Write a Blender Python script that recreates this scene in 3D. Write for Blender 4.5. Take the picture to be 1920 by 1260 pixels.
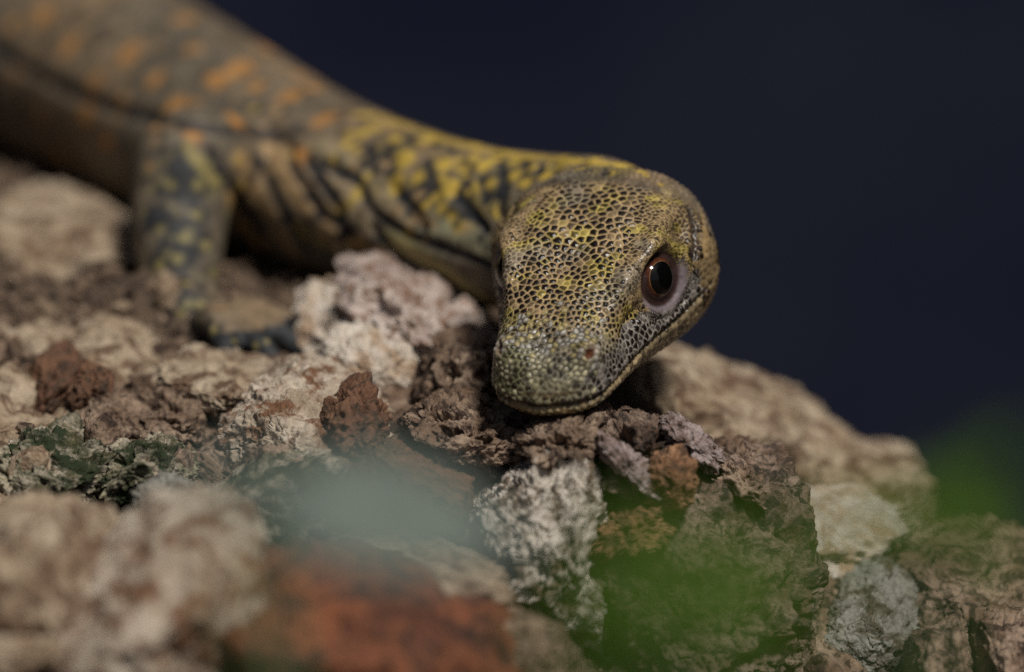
import bpy, bmesh, math, random
import numpy as np
from mathutils import Vector, Matrix
from mathutils.kdtree import KDTree
from mathutils.bvhtree import BVHTree

for o in list(bpy.data.objects):
    bpy.data.objects.remove(o)
scene = bpy.context.scene
COL = scene.collection
R = math.radians

# ------------------------------------------------------------------ camera
PITCH = R(15.0)
CAM = np.array([0.0, 0.0, 0.75])
FWD = np.array([0.0, math.cos(PITCH), -math.sin(PITCH)])
UP = np.array([0.0, math.sin(PITCH), math.cos(PITCH)])
RIGHT = np.array([1.0, 0.0, 0.0])
LENS, SENSOR = 200.0, 36.0
FOCUS = 1.052
cd = bpy.data.cameras.new('camera')
cam = bpy.data.objects.new('camera', cd)
COL.objects.link(cam)
cam.location = CAM
cam.rotation_euler = (math.pi / 2 - PITCH, 0, 0)
cd.lens = LENS
cd.sensor_width = SENSOR
cd.clip_start = 0.01
cd.clip_end = 500
cd.dof.use_dof = True
cd.dof.focus_distance = FOCUS
cd.dof.aperture_fstop = 5.6
scene.camera = cam

# ------------------------------------------------------------------ sky, sun, exposure
SUN_EL, SUN_AZ = R(57), R(149)          # azimuth from +Y, clockwise seen from above
world = bpy.data.worlds.new('World')
scene.world = world
world.use_nodes = True
wn = world.node_tree.nodes
sky = wn.new('ShaderNodeTexSky')
sky.sky_type = 'NISHITA'
sky.sun_disc = False
sky.sun_elevation = SUN_EL
sky.sun_rotation = SUN_AZ
sky.air_density = 1.0
sky.dust_density = 3.0
world.node_tree.links.new(sky.outputs[0], wn['Background'].inputs[0])
wn['Background'].inputs[1].default_value = 0.05
sd = bpy.data.lights.new('sun', 'SUN')
sun = bpy.data.objects.new('sun', sd)
COL.objects.link(sun)
sd.energy = 4.4
sd.angle = R(12)
sd.color = (1.0, 0.95, 0.87)
sdir = Vector((math.sin(SUN_AZ) * math.cos(SUN_EL), math.cos(SUN_AZ) * math.cos(SUN_EL), math.sin(SUN_EL)))
sun.rotation_euler = sdir.to_track_quat('Z', 'Y').to_euler()
sun.location = (2, -2, 4)
scene.view_settings.view_transform = 'Standard'
scene.view_settings.look = 'None'
scene.view_settings.exposure = -0.36
scene.view_settings.gamma = 1.0
scene.cycles.use_denoising = False      # keep the sensor-like grain of the photograph
scene.view_settings.use_curve_mapping = False

# ------------------------------------------------------------------ helpers
def PX(px, py, d):
    """point at depth d (m along the view axis) seen at photo pixel (px, py)"""
    k = SENSOR / LENS * d / 1920.0
    return CAM + FWD * d + RIGHT * ((px - 960) * k) - UP * ((py - 630) * k)

def pxm(d):
    return SENSOR / LENS * d / 1920.0

def _hash(i, j, k, seed):
    h = (i * 374761393 + j * 668265263 + k * 2147483647 + seed * 144665) & 0xFFFFFFFF
    h = ((h ^ (h >> 13)) * 1274126177) & 0xFFFFFFFF
    h = ((h ^ (h >> 16)) * 2246822519) & 0xFFFFFFFF
    return (h ^ (h >> 15)) & 0xFFFFFFFF

_G = np.array([[1,1,0],[-1,1,0],[1,-1,0],[-1,-1,0],[1,0,1],[-1,0,1],[1,0,-1],[-1,0,-1],
               [0,1,1],[0,-1,1],[0,1,-1],[0,-1,-1],[1,1,0],[-1,1,0],[0,-1,1],[0,-1,-1]], float)

def perlin(p, seed=0):
    pi = np.floor(p).astype(np.int64)
    f = p - pi
    u = f * f * f * (f * (f * 6 - 15) + 10)
    out = np.zeros(len(p))
    for a in (0, 1):
        wa = u[:, 0] if a else 1 - u[:, 0]
        for b in (0, 1):
            wb = u[:, 1] if b else 1 - u[:, 1]
            for c in (0, 1):
                wc = u[:, 2] if c else 1 - u[:, 2]
                g = _G[_hash(pi[:, 0] + a, pi[:, 1] + b, pi[:, 2] + c, seed) & 15]
                out += wa * wb * wc * ((f - (a, b, c)) * g).sum(1)
    return out

def fbm(p, octv=4, seed=0, gain=0.5, lac=2.03):
    s, a, q = np.zeros(len(p)), 1.0, p.copy()
    for o in range(octv):
        s += a * perlin(q, seed + o * 17)
        a *= gain
        q = q * lac + 3.7
    return s

def sstep(a, b, x):
    t = np.clip((x - a) / (b - a), 0, 1)
    return t * t * (3 - 2 * t)

def mesh_np(name, v, faces, smooth=True):
    me = bpy.data.meshes.new(name)
    v = np.ascontiguousarray(v, np.float32)
    faces = np.asarray(faces, np.int32)
    n, k = faces.shape
    me.vertices.add(len(v))
    me.vertices.foreach_set('co', v.ravel())
    me.loops.add(n * k)
    me.loops.foreach_set('vertex_index', faces.ravel())
    me.polygons.add(n)
    me.polygons.foreach_set('loop_start', np.arange(0, n * k, k, dtype=np.int32))
    me.update(calc_edges=True)
    me.validate()
    if smooth:
        me.polygons.foreach_set('use_smooth', np.ones(n, bool))
    return me

def link(name, me, mat=None, parent=None, loc=None):
    o = bpy.data.objects.new(name, me)
    COL.objects.link(o)
    if mat is not None:
        me.materials.append(mat)
    if loc is not None:
        o.location = loc
    if parent is not None:
        o.parent = parent
    return o

def tag(o, label=None, cat=None, group=None, kind=None):
    if label: o['label'] = label
    if cat: o['category'] = cat
    if group: o['group'] = group
    if kind: o['kind'] = kind
    return o

def verts_of(me):
    a = np.empty(len(me.vertices) * 3, np.float32)
    me.vertices.foreach_get('co', a)
    return a.reshape(-1, 3).astype(float)

def normals_of(me):
    a = np.empty(len(me.vertices) * 3, np.float32)
    me.vertex_normals.foreach_get('vector', a)
    return a.reshape(-1, 3).astype(float)

# ------------------------------------------------------------------ materials
def new_mat(name):
    m = bpy.data.materials.new(name)
    m.use_nodes = True
    nt = m.node_tree
    return m, nt, nt.nodes['Principled BSDF']

def noise_node(nt, vec, scale, detail=5, rough=0.55, dist=0.0):
    n = nt.nodes.new('ShaderNodeTexNoise')
    n.inputs['Scale'].default_value = scale
    n.inputs['Detail'].default_value = detail
    n.inputs['Roughness'].default_value = rough
    n.inputs['Distortion'].default_value = dist
    nt.links.new(vec, n.inputs['Vector'])
    return n

def ramp_node(nt, fac, stops):
    r = nt.nodes.new('ShaderNodeValToRGB')
    el = r.color_ramp.elements
    while len(el) < len(stops):
        el.new(0.5)
    for e, (p, c) in zip(el, stops):
        e.position = p
        e.color = (*c, 1) if len(c) == 3 else c
    nt.links.new(fac, r.inputs[0])
    return r

def mixc(nt, a, b, fac, mode='MIX'):
    m = nt.nodes.new('ShaderNodeMix')
    m.data_type = 'RGBA'
    m.blend_type = mode
    for s, v in ((m.inputs[6], a), (m.inputs[7], b), (m.inputs[0], fac)):
        if hasattr(v, 'links'):
            nt.links.new(v, s)
        elif isinstance(v, (int, float)):
            s.default_value = v
        else:
            s.default_value = (*v, 1)
    return m.outputs[2]

def rock_mat(name, c1, c2, c3, big=55.0, rough=0.85, bump=1.0, moss=None, seed=0.0):
    """stone: two main tones in blotches, a third as stains, fine speckle, gritty relief"""
    m, nt, bs = new_mat(name)
    tc = nt.nodes.new('ShaderNodeTexCoord')
    mp = nt.nodes.new('ShaderNodeMapping')
    mp.inputs['Location'].default_value = (seed * 1.7, seed * 0.9, seed * 2.3)
    nt.links.new(tc.outputs['Object'], mp.inputs['Vector'])
    v = mp.outputs[0]
    n1 = noise_node(nt, v, big, 7, 0.62, 0.6)
    r1 = ramp_node(nt, n1.outputs[0], [(0.36, c2), (0.5, tuple((a + b) / 2 for a, b in zip(c1, c2))), (0.6, c1)])
    n2 = noise_node(nt, v, big * 2.3, 8, 0.68, 1.2)
    r2 = ramp_node(nt, n2.outputs[0], [(0.47, (0, 0, 0)), (0.58, (1, 1, 1))])
    c = mixc(nt, r1.outputs[0], c3, r2.outputs[0])
    n3 = noise_node(nt, v, 900, 4, 0.7)
    r3 = ramp_node(nt, n3.outputs[0], [(0.3, (0.45, 0.43, 0.42)), (0.5, (1, 1, 1)), (0.72, (1.25, 1.22, 1.2))])
    c = mixc(nt, c, r3.outputs[0], 0.6, 'MULTIPLY')
    if moss:
        n4 = noise_node(nt, v, big * 1.4, 8, 0.7, 0.8)
        r4 = ramp_node(nt, n4.outputs[0], [(0.42, (0, 0, 0)), (0.56, (1, 1, 1))])
        c = mixc(nt, c, moss, r4.outputs[0])
    nt.links.new(c, bs.inputs['Base Color'])
    bs.inputs['Roughness'].default_value = rough
    bs.inputs['Specular IOR Level'].default_value = 0.3
    nb = noise_node(nt, v, 420, 9, 0.72, 0.4)
    b1 = nt.nodes.new('ShaderNodeBump')
    b1.inputs['Strength'].default_value = 0.85
    b1.inputs['Distance'].default_value = 0.0007 * bump
    nt.links.new(nb.outputs[0], b1.inputs['Height'])
    vo = nt.nodes.new('ShaderNodeTexVoronoi')
    vo.inputs['Scale'].default_value = 900
    nt.links.new(v, vo.inputs['Vector'])
    b2 = nt.nodes.new('ShaderNodeBump')
    b2.inputs['Strength'].default_value = 0.6
    b2.inputs['Distance'].default_value = 0.0004 * bump
    nt.links.new(vo.outputs[0], b2.inputs['Height'])
    nt.links.new(b1.outputs[0], b2.inputs['Normal'])
    nt.links.new(b2.outputs[0], bs.inputs['Normal'])
    return m

CREAM = (0.48, 0.41, 0.33); PALE = (0.66, 0.60, 0.53); TAN = (0.37, 0.265, 0.18)
BROWN = (0.15, 0.09, 0.055); RUST = (0.165, 0.088, 0.05); DKBR = (0.06, 0.038, 0.025)
LILAC = (0.40, 0.34, 0.34); GREY = (0.30, 0.29, 0.27); MOSS = (0.022, 0.032, 0.012)
M = {
    'pale':  rock_mat('pale_limestone', PALE, CREAM, TAN, 45, seed=1),
    'pink':  rock_mat('pinkish_limestone', (0.55, 0.47, 0.42), (0.31, 0.24, 0.21), (0.18, 0.10, 0.06), 85, seed=2),
    'tan':   rock_mat('tan_sandstone', (0.43, 0.35, 0.255), (0.29, 0.215, 0.14), (0.13, 0.08, 0.05), 48, seed=3),
    'brown': rock_mat('brown_stone', (0.32, 0.235, 0.17), (0.13, 0.08, 0.05), (0.045, 0.028, 0.02), 85, seed=4),
    'rust':  rock_mat('rusty_stone', RUST, (0.125, 0.06, 0.036), DKBR, 60, seed=5),
    'redrock': rock_mat('rust_red_stone', (0.20, 0.072, 0.033), (0.10, 0.038, 0.021), (0.04, 0.022, 0.016), 50, seed=15),
    'hero':  rock_mat('weathered_white_stone', PALE, (0.42, 0.38, 0.32), (0.12, 0.085, 0.055), 60, bump=1.4, seed=6),
    'crust': rock_mat('dark_crusted_stone', (0.30, 0.22, 0.17), (0.10, 0.06, 0.04), (0.035, 0.025, 0.02), 95, bump=1.5, seed=7),
    'slab':  rock_mat('cream_slab_stone', (0.52, 0.45, 0.36), (0.30, 0.235, 0.17), (0.15, 0.075, 0.04), 55, seed=8),
    'moss':  rock_mat('mossy_stone', CREAM, (0.30, 0.27, 0.18), (0.09, 0.08, 0.04), 60, moss=MOSS, bump=1.4, seed=9),
    'dusk':  rock_mat('grey_stone', GREY, (0.20, 0.19, 0.15), (0.08, 0.06, 0.04), 50, seed=10),
    'lilac': rock_mat('lilac_grey_stone', (0.34, 0.28, 0.27), (0.24, 0.18, 0.165), (0.10, 0.065, 0.05), 120, seed=11),
    'ochre': rock_mat('orange_brown_stone', (0.36, 0.20, 0.11), (0.22, 0.11, 0.06), (0.09, 0.05, 0.03), 120, bump=1.4, seed=12),
    'soil':  rock_mat('stony_soil', (0.15, 0.105, 0.07), (0.085, 0.055, 0.036), (0.035, 0.024, 0.018), 60, bump=1.6, seed=13),
}

# ------------------------------------------------------------------ ground
def ground_z(x, y):
    zf = np.interp(y, [0.25, 0.45, 0.65, 0.80, 0.90, 0.95, 1.018, 1.10, 1.25],
                   [0.0, 0.06, 0.20, 0.345, 0.419, 0.438, 0.452, 0.466, 0.464])
    yc = np.interp(x, [-0.35, -0.2, -0.1, 0.0, 0.1], [1.40, 1.33, 1.23, 1.145, 1.125])   # crest of the bank
    zy = zf * (1 - sstep(0.0, 0.42, np.maximum(0, y - yc)) ** 0.75)
    zx = np.interp(x, [-0.8, -0.4, -0.2, -0.0656, 0.0, 0.08, 0.20, 0.5],
                   [-0.45, -0.06, 0.008, 0.0, -0.011, -0.052, -0.13, -0.45])
    h = zy + zx * np.clip(zy / 0.4, 0, 1.2)
    p = np.stack([x, y, np.zeros_like(x)], 1)
    h = h + 0.007 * fbm(p * 28, 4, 3) * np.clip(zy * 4, 0, 1) + 0.0045 * fbm(p * 150, 5, 8) * np.clip(zy * 4, 0, 1)
    return np.maximum(h, 0.0 + 0.01 * fbm(p * 2, 3, 9))

def build_ground():
    xs = np.concatenate([-np.geomspace(60, 0.19, 60), np.linspace(-0.185, 0.175, 200), np.geomspace(0.18, 60, 60)])
    ys = np.concatenate([-np.geomspace(60, 0.3, 24), np.linspace(-0.25, 0.86, 70), np.linspace(0.865, 1.34, 250), np.geomspace(1.345, 60, 80)])
    X, Y = np.meshgrid(xs, ys)
    v = np.stack([X.ravel(), Y.ravel(), ground_z(X.ravel(), Y.ravel())], 1)
    nx, ny = len(xs), len(ys)
    i = np.arange(nx * ny).reshape(ny, nx)
    f = np.stack([i[:-1, :-1], i[:-1, 1:], i[1:, 1:], i[1:, :-1]], -1).reshape(-1, 4)
    return link('ground', mesh_np('ground', v, f), M['soil'])
tag(build_ground(), kind='structure')

# rear wall of the enclosure: rendered blockwork painted a very dark blue
def wall_mat():
    m, nt, bs = new_mat('dark_blue_render')
    tc = nt.nodes.new('ShaderNodeTexCoord')
    n = noise_node(nt, tc.outputs['Object'], 5.0, 3, 0.5)
    r = ramp_node(nt, n.outputs[0], [(0.38, (0.0075, 0.0098, 0.026)), (0.62, (0.016, 0.0195, 0.034))])
    nt.links.new(r.outputs[0], bs.inputs['Base Color'])
    bs.inputs['Roughness'].default_value = 0.9
    bs.inputs['Specular IOR Level'].default_value = 0.1
    return m
def box_mesh(name, lo, hi, bev=0.01):
    bm = bmesh.new()
    bmesh.ops.create_cube(bm, size=1)
    for q in bm.verts:
        q.co = Vector([lo[i] + (q.co[i] + 0.5) * (hi[i] - lo[i]) for i in range(3)])
    bmesh.ops.bevel(bm, geom=bm.edges[:], offset=bev, segments=2, affect='EDGES')
    me = bpy.data.meshes.new(name); bm.to_mesh(me); bm.free()
    return me
wm = wall_mat()
wall = bpy.data.objects.new('dark_wall', None); COL.objects.link(wall); wall.location = (0, 2.3, 0)
tag(wall, 'dark navy rendered wall far behind the lizard, out of focus', 'wall')
link('wall_face', box_mesh('wall_face', (-4, 0, -0.1), (4, 0.2, 1.9)), wm, wall)
link('coping', box_mesh('coping', (-4.05, -0.03, 1.902), (4.05, 0.23, 1.97)), wm, wall)
for sx, lab in ((-1, 'unseen dark side wall added to shape the light, left of the rocks'), (1, 'unseen dark side wall added to shape the light, right of the rocks')):
    w2 = bpy.data.objects.new('dark_wall', None); COL.objects.link(w2); w2.location = (sx * 1.5, 0.9, 0)  # out-of-view walls, added to cut side light and shape the eye reflection
    tag(w2, lab, 'wall')
    link('wall_face', box_mesh('wall_face', (-0.1, -1.0, -0.1), (0.1, 1.38, 1.9)), wm, w2)
    link('coping', box_mesh('coping', (-0.13, -1.03, 1.902), (0.13, 1.36, 1.97)), wm, w2)

# ------------------------------------------------------------------ rocks
_ICO = {}
def ico(level):
    if level not in _ICO:
        bm = bmesh.new()
        bmesh.ops.create_icosphere(bm, subdivisions=level, radius=1)
        v = np.array([q.co[:] for q in bm.verts])
        f = np.array([[q.index for q in t.verts] for t in bm.faces])
        bm.free()
        _ICO[level] = (v, f)
    return _ICO[level]

def rot_from(rx, ry, rz):
    return np.array(Matrix.Rotation(rz, 3, 'Z') @ Matrix.Rotation(ry, 3, 'Y') @ Matrix.Rotation(rx, 3, 'X'))

def chips(p, seed):
    """broken, faceted relief: every cell is a small tilted plane"""
    pi = np.floor(p - 0.5).astype(np.int64)
    best = np.full(len(p), 9.0); out = np.zeros(len(p))
    for a in (0, 1):
        for b in (0, 1):
            for c in (0, 1):
                q = pi + (a, b, c)
                h = _hash(q[:, 0], q[:, 1], q[:, 2], seed)
                j = np.stack([(h & 255), (h >> 8) & 255, (h >> 16) & 255], 1) / 255.0
                d = p - (q + 0.15 + 0.7 * j)
                r = (d * d).sum(1)
                k = r < best
                g = np.roll(j, 1, axis=1) - 0.5
                val = (d * g).sum(1) * 1.6 + ((h >> 24) & 255) / 255.0 - 0.5
                out = np.where(k, val, out); best = np.where(k, r, best)
    return out

def rock_shape(half, level, seed, lumps=0.22, cuts=9, pits=0.0, grain=0.0009, boxy=2.6, lf=1.4):
    """half = half sizes in metres; boxy superquadric, broken facets, lumps, pits and grit"""
    d, f = ico(level)
    rs = np.random.RandomState(seed)
    q = np.abs(d) ** boxy
    u = d / (q.sum(1) ** (1 / boxy))[:, None]
    u = u * (1 + lumps * fbm(d * lf + seed, 4, seed)[:, None])
    for k in range(cuts):
        n = rs.normal(size=3); n /= np.linalg.norm(n)
        h = rs.uniform(0.62, 0.95)
        e = np.maximum(0, u @ n - h)
        u = u - (e * rs.uniform(0.7, 0.95))[:, None] * n
    p = u * np.asarray(half)
    size = float(np.mean(half))
    w = p / size
    nd = d
    rough = 0.055 * size * (fbm(w * 3.1 + seed, 4, seed + 5)) - 0.02 * size * (np.abs(fbm(w * 5.5 - seed, 3, seed + 9)) - 0.25)
    if pits:
        c = fbm(w * 2.3 + 7 + seed, 3, seed + 31)
        rough = rough - pits * size * sstep(0.12, 0.42, c)
        c2 = fbm(p * 260 + seed, 3, seed + 41)
        rough = rough - pits * 0.0035 * sstep(0.15, 0.45, c2) * 1.3
    warp = np.stack([fbm(w * 1.7 + seed + 5 * k, 3, seed + 60 + k) for k in range(3)], 1)
    rough = rough + 0.045 * size * chips(w * 2.1 + warp * 0.8 + seed, seed + 50)
    if level >= 6:
        rough = rough + 0.012 * size * chips(w * 5.5 + warp * 1.5 + seed, seed + 51)
        ax_ = rs.normal(size=3) * (0.4, 0.4, 1); ax_ /= np.linalg.norm(ax_)
        t = (p @ ax_) * 210 + warp[:, 0] * 2.2
        t = t - np.floor(t)
        rough = rough - 0.0007 * sstep(0.0, 0.85, t) * sstep(1.0, 0.88, t) * sstep(-0.2, 0.2, warp[:, 1])
    if level >= 7:
        rough = rough + 0.0004 * chips(p * 330 + warp, seed + 52)
        crack = np.abs(fbm(w * 1.9 + warp * 0.6 + 3 + seed, 3, seed + 70))
        rough = rough - 0.07 * size * sstep(0.03, 0.0, crack)
    rough = rough + 0.5 * grain * fbm(p * 420 + seed, 4, seed + 3, 0.62)
    return p + nd * rough[:, None], f

def rock(name, px, py, depth, hw, hh, hd, mat, seed, label, level=6, rot=(0, 0, 0), cat='rock', group=None, **kw):
    k = pxm(depth)
    v, f = rock_shape((hw * k, hd, hh * k), level, seed, **kw)
    v = v @ rot_from(*[R(a) for a in rot]).T
    o = link(name, mesh_np(name, v, f), M[mat], loc=PX(px, py, depth))
    return tag(o, label, cat, group)

def rocks():
    # --- in-focus block below the chin
    rock('boulder', 1035, 1055, 1.047, 165, 225, 0.026, 'hero', 11,
         'whitish weathered stone block with a sharp pitted face below the chin', 8, (8, -9, 12), pits=0.16, lumps=0.26, cuts=11, grain=0.0013)
    rock('boulder', 1330, 1130, 1.058, 240, 300, 0.034, 'crust', 12,
         'large dark domed boulder seen through green blur, right of the whitish block', 7, (-6, -14, -14), pits=0.10, lumps=0.2, cuts=8, grain=0.0012, boxy=2.1)
    rock('stone', 1180, 838, 1.054, 145, 80, 0.020, 'crust', 13,
         'dark crusted stone with pits directly under the lizard chin', 7, (0, 18, 10), pits=0.30, lumps=0.36, grain=0.0014)
    rock('stone', 1262, 905, 1.036, 50, 56, 0.007, 'ochre', 14,
         'small orange brown knob of stone on the dark boulder', 6, (0, 10, 0), pits=0.2, lumps=0.3)
    rock('stone', 1175, 868, 1.036, 95, 28, 0.006, 'lilac', 15,
         'lilac grey stone splinter slanting down to the right below the jaw', 6, (0, 36, 0), lumps=0.3, pits=0.2)
    rock('stone', 1290, 820, 1.048, 85, 30, 0.009, 'lilac', 16,
         'purplish stone ridge slanting beside the right edge of the jaw', 6, (0, 40, 0), lumps=0.32, pits=0.2)
    rock('stone', 1055, 822, 1.043, 88, 44, 0.011, 'brown', 17,
         'small brown lumpy stone touching the tip of the chin', 7, (0, -12, 0), lumps=0.4, pits=0.35)
    rock('stone', 1190, 985, 1.036, 90, 42, 0.009, 'ochre', 18,
         'rough tan brown ledge below the dark hollow of the block', 7, (0, -22, 0), lumps=0.4, pits=0.3, grain=0.0014)
    rock('stone', 1390, 900, 1.062, 100, 70, 0.016, 'brown', 19,
         'brown crumbly stone on top of the dark domed boulder', 7, (0, 28, 0), lumps=0.4, pits=0.3, grain=0.0014)
    # --- broad ledges that carry the loose stones
    rock('ledge', 640, 935, 1.075, 430, 190, 0.060, 'brown', 81,
         'broad rugged brown ledge carrying the stones left of the chin', 7, (0, 6, 4), lumps=0.25, pits=0.12, cuts=7, boxy=2.2)
    rock('ledge', 130, 850, 1.09, 330, 190, 0.060, 'tan', 82,
         'broad tan ledge carrying the mossy and rusty stones at left', 7, (0, 8, -6), lumps=0.25, pits=0.12, cuts=7, boxy=2.2)
    rock('ledge', 1500, 1165, 1.10, 330, 190, 0.050, 'brown', 83,
         'broad brown ledge under the ridge at the lower right', 7, (0, 14, 6), lumps=0.25, cuts=7, boxy=2.2)
    # --- ridge at the right, behind
    rock('boulder', 1290, 800, 1.118, 215, 170, 0.030, 'tan', 21,
         'tan rounded boulder behind the jaw on the skyline', 6, (0, 30, 0), lumps=0.2)
    rock('boulder', 1450, 850, 1.125, 170, 120, 0.024, 'tan', 22,
         'tan boulder on the skyline, second down the ridge from the jaw', 6, (0, 32, 0), lumps=0.22)
    rock('boulder', 1600, 935, 1.13, 160, 115, 0.026, 'tan', 23,
         'pale tan boulder at the low right end of the ridge', 6, (0, 28, 0), lumps=0.22)
    rock('boulder', 1560, 1000, 1.10, 150, 85, 0.022, 'pale', 24,
         'pale stone behind the green leaf, under the ridge boulder', 6, (0, 12, 0), lumps=0.2)
    rock('boulder', 1630, 1190, 1.07, 115, 130, 0.022, 'dusk', 25,
         'grey upright stone beside the dark domed boulder at bottom right', 7, (0, 4, 0), lumps=0.22)
    rock('boulder', 1830, 1140, 1.085, 170, 150, 0.030, 'brown', 26,
         'dark brown boulder at the right edge of the picture', 7, (0, 0, 20), lumps=0.25)
    rock('stone', 1760, 1250, 1.05, 80, 120, 0.014, 'brown', 27,
         'reddish brown stone at the bottom right corner, upright', 6, (0, 5, 0), lumps=0.22)
    rock('stone', 1890, 1245, 1.05, 80, 105, 0.015, 'brown', 28,
         'brown stone cut by the right bottom corner of the picture', 6, (0, -12, 0), lumps=0.22)
    # --- under the neck
    rock('boulder', 785, 612, 1.105, 195, 88, 0.024, 'pink', 31,
         'lumpy pinkish white rock directly under the neck', 6, (0, 33, 0), lumps=0.36, pits=0.2)
    rock('boulder', 610, 620, 1.115, 65, 105, 0.014, 'pale', 32,
         'pale grey upright stone beside the dark hollow under the belly', 6, (0, 12, 0), lumps=0.2)
    rock('stone', 715, 690, 1.092, 115, 78, 0.016, 'pale', 33,
         'bright white stone in front of the pinkish rock', 6, (0, 26, 0), lumps=0.28)
    rock('stone', 875, 720, 1.085, 110, 105, 0.018, 'brown', 34,
         'brown pitted stone just left of the snout', 6, (0, 24, 0), lumps=0.4, pits=0.3)
    rock('stone', 880, 815, 1.060, 140, 70, 0.018, 'brown', 35,
         'low brown crumbly stone left of the chin', 7, (0, 14, 0), lumps=0.42, pits=0.35)
    rock('pebble', 458, 596, 1.125, 46, 34, 0.005, 'lilac', 36,
         'smooth pinkish pebble in front of the dark hollow beside the foreleg', 5, (0, -14, 0), 'pebble', lumps=0.12, cuts=3)
    # --- slab left of centre
    rock('boulder', 540, 815, 1.066, 185, 112, 0.026, 'slab', 41,
         'cream slab with a flat top left of the chin rubble', 7, (0, 3, 8), lumps=0.18, cuts=12, boxy=3.6)
    rock('stone', 665, 790, 1.052, 70, 80, 0.016, 'rust', 42,
         'rusty brown stone at the right end of the cream slab', 6, (0, 24, 0), lumps=0.3, pits=0.15)
    rock('stone', 775, 915, 1.045, 150, 85, 0.018, 'rust', 43,
         'rusty brown sloping stone behind the grey green leaf', 6, (0, 28, 0), lumps=0.26)
    rock('boulder', 500, 945, 1.04, 150, 80, 0.02, 'moss', 44,
         'yellowish mossy stone under the cream slab', 6, (0, -20, 0), lumps=0.25)
    # --- left
    rock('boulder', 110, 500, 1.17, 205, 165, 0.03, 'tan', 51,
         'big blurred tan rock under the belly at the left edge', 6, (0, 14, 0), lumps=0.3)
    rock('stone', 230, 690, 1.102, 130, 62, 0.020, 'tan', 52,
         'tan flat stone in front of the foreleg', 6, (0, 18, 0), lumps=0.3)
    rock('stone', 420, 722, 1.082, 130, 42, 0.016, 'tan', 53,
         'low tan stone just behind the cream slab', 6, (0, 8, 0), lumps=0.35)
    rock('stone', 95, 742, 1.088, 70, 78, 0.015, 'rust', 54,
         'reddish brown stone at left, largest of the rusty rubble', 6, (0, 14, 0), lumps=0.3)
    rock('stone', 165, 735, 1.08, 40, 66, 0.009, 'rust', 55,
         'narrow upright rusty stone between two other rusty stones', 6, (0, 22, 0), lumps=0.3)
    rock('stone', 215, 772, 1.075, 62, 45, 0.011, 'brown', 56,
         'rounded brown stone below the rusty rubble at left', 6, (0, 20, 0), lumps=0.3)
    rock('stone', 20, 680, 1.11, 75, 70, 0.016, 'tan', 57,
         'tan stone at the left edge above the mossy rocks', 6, (0, 20, 0), lumps=0.3)
    rock('stone', 320, 775, 1.076, 95, 58, 0.016, 'brown', 58,
         'brown grey stone left of the cream slab', 6, (0, 8, 0), lumps=0.35, pits=0.2)
    rock('stone', 160, 812, 1.07, 120, 34, 0.014, 'tan', 59,
         'low tan stone lying behind the mossy rocks', 6, (0, 6, 0), lumps=0.35)
    rock('stone', 95, 885, 1.053, 155, 70, 0.018, 'moss', 60,
         'mossy dark green rock in focus at the left edge', 7, (0, -8, 0), lumps=0.3, pits=0.2, grain=0.0014)
    rock('stone', 275, 875, 1.050, 110, 52, 0.013, 'moss', 61,
         'mossy rock, right one of the two in focus at left', 7, (0, -4, 0), lumps=0.3, pits=0.2, grain=0.0014)
    rock('stone', 330, 940, 1.03, 78, 40, 0.010, 'dusk', 62,
         'small rounded grey stone below the mossy rocks', 6, (0, 8, 0), lumps=0.25)
    rock('pebble', 372, 975, 1.005, 30, 25, 0.0030, 'pale', 63,
         'small round white pebble above the foreground rock', 5, (0, 10, 0), 'pebble', lumps=0.12, cuts=3)
    # --- foreground
    rock('boulder', 285, 1165, 0.975, 225, 165, 0.022, 'slab', 71,
         'large blurred cream rock in the left foreground', 6, (10, -44, 0), lumps=0.24)
    rock('boulder', 110, 1110, 0.988, 175, 155, 0.024, 'tan', 72,
         'blurred tan brown rock at the left edge of the foreground', 6, (0, 14, 0), lumps=0.26)
    rock('stone', 30, 1225, 0.965, 75, 42, 0.010, 'tan', 73,
         'small tan stone in the bottom left corner', 6, (0, 8, 0), lumps=0.2)
    rock('boulder', 655, 1235, 0.985, 345, 195, 0.026, 'redrock', 74,
         'large rusty red rock along the bottom edge', 6, (6, 9, 0), lumps=0.2, cuts=12)
    rock('stone', 770, 1065, 1.005, 200, 48, 0.014, 'tan', 75,
         'low greyish stone under the grey green leaf, above the rusty rock', 6, (0, 12, 0), lumps=0.3)
    rock('stone', 930, 1235, 1.0, 135, 95, 0.016, 'brown', 76,
         'brown stone at the bottom edge below the whitish block', 6, (0, 16, 0), lumps=0.25)
rocks()

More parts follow.
